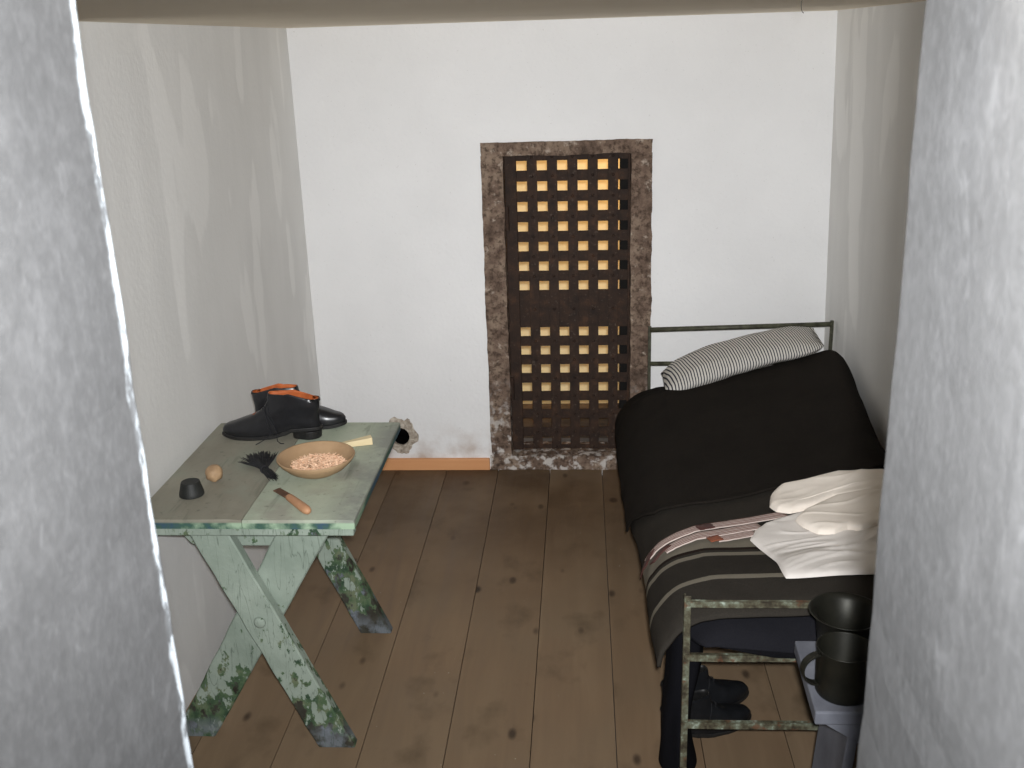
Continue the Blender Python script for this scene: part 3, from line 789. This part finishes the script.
# grey striped blanket
ORGG = (.58, 2.5, .45)
def grey(y, s):
    p = on_bed(max(y, 2.04), s, .001 + wr(s*1.2, y, .8, 1))
    return p
ys = [2.078+ (3.2-2.078)*k/110 for k in range(111)]
def grey_f(y, s):
    p = grey(y, s)
    t = max(0, 1-(y-2.078)/.05)
    p.z -= .018*t*t
    return p
m = grid_sheet(ys, MS, grey_f)
tag(m.build('striped_blanket', GREYWOOL, org=ORGG, smooth=True, solid=-.009), 'grey wool blanket with cream stripes across the foot half of the bed', 'blanket')
# black blanket: its lower edge runs slantwise over the grey one
BT = [(0,2.895),(.06,2.86),(.12,2.80),(.20,2.735),(.33,2.705),(.42,2.715),(.60,2.785),(.80,2.86),(.93,2.925),(1,2.95)]
def black_f(v, s):
    y0 = lerp_tab(BT, s)+.006*noise.noise(Vector((s*6, 1, 1)))
    y = y0+(3.90-y0)*v
    o = .013 + .004*(1-min(1, v/.03)) + wr(s*1.3, y, 1.1, 7)
    p = on_bed(min(y, 3.92), s, o)
    if s < .2: p.x -= .005*(1-s/.2)*(.6+noise.noise(Vector((y*5, 3, 3))))
    return p
m = grid_sheet([k/120 for k in range(121)], MS, black_f)
tag(m.build('black_blanket', BLACKWOOL, org=(.58,3.3,.45), smooth=True, solid=-.007), 'plain black wool blanket spread over the head half of the bed', 'blanket')
# the corner roll of the blankets at the foot end
rl = [Vector((.168,2.12,.378)),Vector((.172,2.085,.385)),Vector((.195,2.072,.435)),Vector((.225,2.066+.022,.468)),Vector((.27,2.090,.492)),Vector((.33,2.092,.503))]

# pillow
pc = Vector((.574, 3.70, .624)); Rm = Matrix.Rotation(-math.radians(15), 4, 'Y') @ Matrix.Rotation(math.radians(8), 4, 'X')
rings = []; nn = 48
for k in range(41):
    u = -1+2*k/40; ring = []
    f = (1-abs(u)**5.0)**.5 if abs(u) < 1 else 0
    f = max(f, .30 if u < 0 else .14)
    wob = 1+.05*noise.noise(Vector((u*2.2, 1, 1)))
    for i in range(nn):
        a = 2*PI*i/nn; c, s_ = math.cos(a), math.sin(a)
        y = .115*(1-.30*max(0,(abs(u)-.7)/.3)**2.5)*abs(c)**.7*(1 if c >= 0 else -1)
        z_ = .047*f*(1-.30*(u*.5+.5)**1.5)*abs(s_)**1.15*(1 if s_ >= 0 else -1)*wob
        z_ += .004*noise.noise(Vector((u*5, c*3, s_*2)))
        x = .292*u - .010*(1-c*c)*u + .006*noise.noise(Vector((c*2, u*3, s_)))
        v = Vector((x, y, z_ - .022*(u*u) + .010*u))
        ring.append(pc + Rm @ v)
    rings.append(ring)
ORG['pillow_org'] = pc
pil = MB().loft(rings).build('pillow', TICKING, org=tuple(pc), smooth=True)
tag(pil, 'narrow straw pillow in blue and white striped ticking at the head of the bed', 'pillow')

# ------------------------------------------------------------------ clothes on the bed
def patch(name, poly, centre, th, base, mat, wfun, parent=None, org=None, rings=30, nb=168, edge=11):
    """a folded garment lying on the bed: closed outline poly (x, y), thickness th over the bed"""
    n = len(poly); bd = []
    for i in range(nb):                      # Catmull-Rom outline
        t = i/nb*n; k = int(t); u = t-k
        a, b, c, d = (Vector((*poly[(k+j-1) % n], 0)) for j in range(4))
        tn = .5
        b_ = tn*(2*b+(c-a)*u+(2*a-5*b+4*c-d)*u*u+(3*b-a-3*c+d)*u**3); l_ = b.lerp(c, u)
        bd.append(l_.lerp(b_, .28))
    C0 = Vector((*centre, 0))
    def layer(top):
        R = []
        for k in range(1, rings+1):
            r = (k/rings)**.8; ring = []
            for i in range(nb):
                q = C0.lerp(bd[i], r)
                h = th*(1-r**edge)**.5 if r < 1 else 0
                if top:
                    zz = h + wfun(q.x, q.y)*(1-r**16)
                    off = base+max(zz, .0008)
                else: off = base
                p = bed_at(min(q.x, .93), q.y, 0); ring.append(Vector((q.x, q.y, p.z+off)))
            R.append(ring)
        return R
    t = layer(True); b = layer(False)
    m = MB().loft(t[::-1]+[], True, False, True)
    m.loft([t[-1], b[-1]], True, False, False); m.loft(b, True, True, False)
    return m.build(name, mat, parent, org=org, smooth=True)
def folds(ang, f, a, seed):
    """creases that run along ang: sharp ridges with soft valleys between"""
    c, s_ = math.cos(ang), math.sin(ang)
    def g(x, y):
        wv = .05*noise.noise(Vector((x*6, y*6, seed+9)))
        u = c*x+s_*y; v = -s_*x+c*y+wv; t = 0
        for k, (ff, aa) in enumerate(((f, 1.0), (f*2.3, .55))):
            w = noise.noise(Vector((u*ff*.28+seed, v*ff, seed+k*5)))
            t += aa*(max(0, 1-abs(w)*4.5)**1.6)
        return a*(t - .25 + .5*noise.noise(Vector((x*9, y*9, seed))))
    return g
t = None
o = patch('linen_shirt', [(.429,2.455),(.456,2.525),(.520,2.590),(.600,2.630),(.690,2.660),(.800,2.660),(.880,2.60),(.885,2.44),(.83,2.26),(.733,2.205),(.598,2.205),(.472,2.198),(.468,2.300),(.452,2.375)], (.655,2.42), .012, .006, WHITECLOTH, folds(.45, 8, .0068, 3), org=(.655,2.42,.5))
tag(o, 'crumpled off-white linen shirt on the striped blanket, beneath the cream underclothes', 'shirt')
U = thing('folded_undershirt', (.72,2.66,.51), 'cream knit undershirt folded with a sleeve across the off-white shirt on the bed', 'undershirt')
patch('body', [(.515,2.665),(.530,2.735),(.562,2.782),(.640,2.800),(.745,2.846),(.80,2.842),(.875,2.832),(.925,2.785),(.89,2.69),(.78,2.69),(.690,2.680),(.635,2.640),(.56,2.612),(.527,2.630)], (.70,2.755), .021, .012, CREAM, folds(.55, 5, .0045, 8), U)
patch('sleeve', [(.562,2.545),(.572,2.500),(.600,2.452),(.640,2.448),(.680,2.475),(.712,2.462),(.76,2.492),(.83,2.47),(.90,2.52),(.90,2.69),(.80,2.715),(.700,2.688),(.640,2.640),(.590,2.590)], (.715,2.585), .020, .018, CREAM, folds(.3, 6, .005, 12), U)
# a second fold line along the body: a rolled edge
def fold_line(pts, r, off, mat, parent, name):
    P = [bed_at(min(x,.93), y, 0)*1 for x, y in pts]
    P = [Vector((x, y, p.z+off)) for (x, y), p in zip(pts, P)]
    m = MB(); Q = []
    for k in range(len(P)-1):
        for j in range(6): Q.append(P[k].lerp(P[k+1], j/6))
    Q.append(P[-1]); n = len(Q)
    m.tube(Q, [r*(.35+.65*math.sin(PI*min(1, max(0, (i+.4)/n)))) for i in range(n)], 10); return m.build(name, mat, parent, smooth=True)
fold_line([(.555,2.645),(.62,2.672),(.69,2.712),(.76,2.745),(.84,2.755),(.91,2.75)], .007, .030, CREAM, U, 'rolled_hem')
fold_line([(.582,2.520),(.600,2.478),(.622,2.462),(.655,2.462)], .0055, .026, CREAM, U, 'cuff')

# braces
def strap(pts, w, off, mat, parent, name, th=.0022, uvs=True, n=8):
    P = []
    for k in range(len(pts)-1):
        for j in range(n): 
            u = j/n; P.append((pts[k][0]+(pts[k+1][0]-pts[k][0])*u, pts[k][1]+(pts[k+1][1]-pts[k][1])*u))
    P.append(pts[-1])
    if len(P) > 12:                           # round off the corners
        for _ in range(6): P = [P[0]]+[tuple((P[i-1][c]+2*P[i][c]+P[i+1][c])/4 for c in (0,1)) for i in range(1, len(P)-1)]+[P[-1]]
    P3 = [Vector(bed_at(x, y, off)) for x, y in P]
    m = MB(); rows_ = []; na = 6
    for i, p in enumerate(P3):
        t_ = (P3[min(i+1, len(P3)-1)]-P3[max(i-1, 0)]); d2 = Vector((-t_.y, t_.x)).normalized() if abs(t_.x)+abs(t_.y) > 1e-6 else Vector((0,1))
        # the strap's width runs along the bed (y) on the side drop, square to the strap on top
        row = []
        for j in range(na+1):
            a = -w/2+w*j/na
            q = Vector(bed_at(P[i][0]+d2.x*a*.9, P[i][1]+d2.y*a, off+.0012*noise.noise(Vector((i*.35, j*.8, off*50)))))
            row.append(q)
        rows_.append(row)
    m.loft(rows_, closed=False)
    o = m.build(name, mat, parent, smooth=True, solid=th)
    if uvs:
        me = o.data; uv = me.uv_layers.new(name='UVMap'); na1 = na+1
        for l in me.loops:
            i, j = divmod(l.vertex_index, na1); uv.data[l.index].uv = (i*.1, j/na)
    return o
SB = thing('braces', (.33,2.5,.49), 'red and white striped braces with leather tabs lying on the grey striped blanket', 'braces')
OFFB = .007
strap([(.176,2.512),(.196,2.520),(.228,2.520),(.283,2.537),(.344,2.556),(.436,2.583),(.552,2.622)], .041, OFFB, BRACE, SB, 'elastic_strap')
strap([(.215,2.462),(.245,2.470),(.290,2.486),(.344,2.500),(.397,2.520),(.470,2.545)], .044, OFFB+.001, BRACE, SB, 'elastic_strap')
strap([(.345,2.462),(.397,2.478),(.450,2.500)], .034, OFFB, BRACE, SB, 'elastic_strap')
strap([(.166,2.475),(.174,2.488),(.190,2.518)], .017, OFFB+.004, DARK_LEATHER, SB, 'leather_tab', uvs=False)
strap([(.186,2.448),(.205,2.462),(.228,2.478)], .020, OFFB+.004, DARK_LEATHER, SB, 'leather_tab', uvs=False)
strap([(.305,2.534),(.325,2.542),(.346,2.549)], .030, OFFB+.004, DARK_LEATHER, SB, 'leather_tab', uvs=False)
strap([(.323,2.452),(.338,2.458),(.356,2.466)], .030, OFFB+.004, TAN_LEATHER, SB, 'leather_tab', uvs=False)

# dark garment hanging from the bed behind the foot post
rings = []
for k in range(41):
    u = k/40; zz = .455-.430*u; ring = []
    cx = .236-.012*u+.008*math.sin(u*7); rx = .030+.022*u+.010*math.sin(u*5+1)
    for i in range(44):
        a = 2*PI*i/44; f = 1+.16*noise.noise(Vector((math.cos(a)*1.6, math.sin(a)*1.6, u*2.2)))+.10*math.sin(5*a+u*3)*u
        e = 1-.55*max(0, (u-.94)/.06)**2
        ring.append(Vector((cx+rx*f*e*math.cos(a), 2.185+(.062+.03*u)*f*e*math.sin(a)-.01*u, zz)))
    rings.append(ring)
tag(MB().loft(rings).build('hanging_garment', NAVYCLOTH, org=(.21,2.16,.02), smooth=True), 'dark folded cloth hanging to the floor behind the foot post of the bed', 'garment')

# ------------------------------------------------------------------ bench with mug and basin
bz = .50
Bn = thing('low_bench', (.62, 1.86, 0), 'blue-grey painted plank bench standing at the foot of the bed', 'bench')
MB().prism([(.443,1.732,bz-.030),(.80,1.732,bz-.030),(.80,1.985,bz-.030),(.452,1.985,bz-.030)], (0,0,.030)).build('seat', BENCHPAINT, Bn, bevel=.004)
MB().prism([(.458,1.742,bz-.0305),(.79,1.742,bz-.0305),(.79,1.742,bz-.095),(.555,1.742,bz-.095)], (0,.020,0)).build('apron', BENCHPAINT, Bn, bevel=.002)
MB().prism([(.465,1.955,bz-.0305),(.79,1.955,bz-.0305),(.79,1.955,bz-.095),(.555,1.955,bz-.095)], (0,.020,0)).build('apron', BENCHPAINT, Bn, bevel=.002)
for x0, x1 in ((.500,.522),(.73,.752)):
    MB().prism([(x0+.02,1.763,bz-.0305),(x1+.02,1.763,bz-.0305),(x1-.014,1.763,.001),(x0-.014,1.763,.001)] if x0 < .6 else [(x0,1.763,bz-.0305),(x1,1.763,bz-.0305),(x1+.014,1.763,.001),(x0+.014,1.763,.001)], (0,.191,0)).build('leg', BENCHPAINT, Bn, bevel=.003)
mc = Vector((.509,1.800,bz+.0012))
Mg = thing('tin_mug', mc, 'large dark tin mug with a strap handle on the blue-grey bench', 'mug')
MB().lathe(mc, [(.0001,0),(.050,0),(.0525,.004),(.0535,.012),(.0535,.096),(.0550,.0995),(.0550,.1020),(.0538,.1026),(.0520,.1005),(.0520,.012),(.047,.006),(.0001,.006)], 48).build('body', TIN, Mg, smooth=False, bevel=0)
hp = []
for k in range(17):
    a = PI*(.5+k/16); hp.append(mc+Vector((-.051+.034*math.cos(a), 0, .058+.033*math.sin(a))))
m = MB(); rings = []
for i, p in enumerate(hp):
    t_ = (hp[min(i+1,16)]-hp[max(i-1,0)]).normalized(); n_ = Vector((0,1,0)).cross(t_)
    rings.append([p+Vector((0,.009,0))+n_*.0018, p-Vector((0,.009,0))+n_*.0018, p-Vector((0,.009,0))-n_*.0018, p+Vector((0,.009,0))-n_*.0018])
rot = Matrix.Translation(mc) @ Matrix.Rotation(math.radians(10), 4, 'Z') @ Matrix.Translation(-mc)
MB().loft([[rot @ p for p in r] for r in rings]).build('handle', TIN, Mg, bevel=.0008)
bs = Vector((.540,1.922,bz+.0012))
tag(MB().lathe(bs, [(.0001,0),(.044,0),(.049,.004),(.054,.03),(.062,.098),(.0735,.1060),(.0765,.1085),(.0755,.1105),(.0720,.1085),(.0595,.100),(.052,.032),(.046,.008),(.0001,.006)], 56).build('tin_basin', TIN, org=tuple(bs), smooth=False), 'dark flared tin basin on the bench behind the mug', 'basin')

for nm in ('body', 'tin_basin'):
    for o in bpy.data.objects:
        if o.name.startswith(nm) and o.type == 'MESH' and o.data.materials[0] is TIN:
            o.data.polygons.foreach_set('use_smooth', [True]*len(o.data.polygons))

# ------------------------------------------------------------------ camera and light
cam = bpy.data.cameras.new('camera'); co = bpy.data.objects.new('camera', cam); COL.objects.link(co)
rt, up_, fw = Vector((.99762892,.06216776,-.02952463)), Vector((.00836666,.31626159,.94863513)), Vector((-.06831203,.94663286,-.31499157))
R3 = Matrix((rt, up_, -fw)).transposed().to_4x4(); R3.translation = Vector((0,0,1.75)); co.matrix_world = R3
cam.sensor_width = 36; cam.lens = 1036.245/1024*36; cam.clip_start = .02
cam.dof.use_dof = True; cam.dof.focus_distance = 3.1; cam.dof.aperture_fstop = 13.0
S.camera = co

def area(name, loc, target, size, power, col, spread=180):
    l = bpy.data.lights.new(name, 'AREA'); l.shape = 'DISK'; l.size = size; l.energy = power; l.color = col; l.spread = math.radians(spread)
    o = bpy.data.objects.new(name, l); COL.objects.link(o); o.location = loc
    o.rotation_euler = (Vector(target)-Vector(loc)).to_track_quat('-Z', 'Y').to_euler(); return o
area('camera_flash', (.022, -.02, 1.80), (-.12, 4.1, .78), .045, 33, (.975,.985,1), 94)
l = bpy.data.lights.new('passage_lamp', 'POINT'); l.energy = 30; l.color = (1,.60,.24); l.shadow_soft_size = .06
o = bpy.data.objects.new('passage_lamp', l); COL.objects.link(o); o.location = (.55, 5.0, 1.55)
W = bpy.data.worlds.new('corridor_air'); S.world = W; W.use_nodes = True
W.node_tree.nodes['Background'].inputs[0].default_value = (.85,.92,1,1); W.node_tree.nodes["Background"].inputs[1].default_value = .8
S.view_settings.view_transform = 'Standard'; S.view_settings.look = 'None'; S.view_settings.gamma = 1; S.view_settings.exposure = 0
S.view_settings.use_curve_mapping = False
S.cycles.max_bounces = 10; S.cycles.diffuse_bounces = 6
S.cycles.use_denoising = True
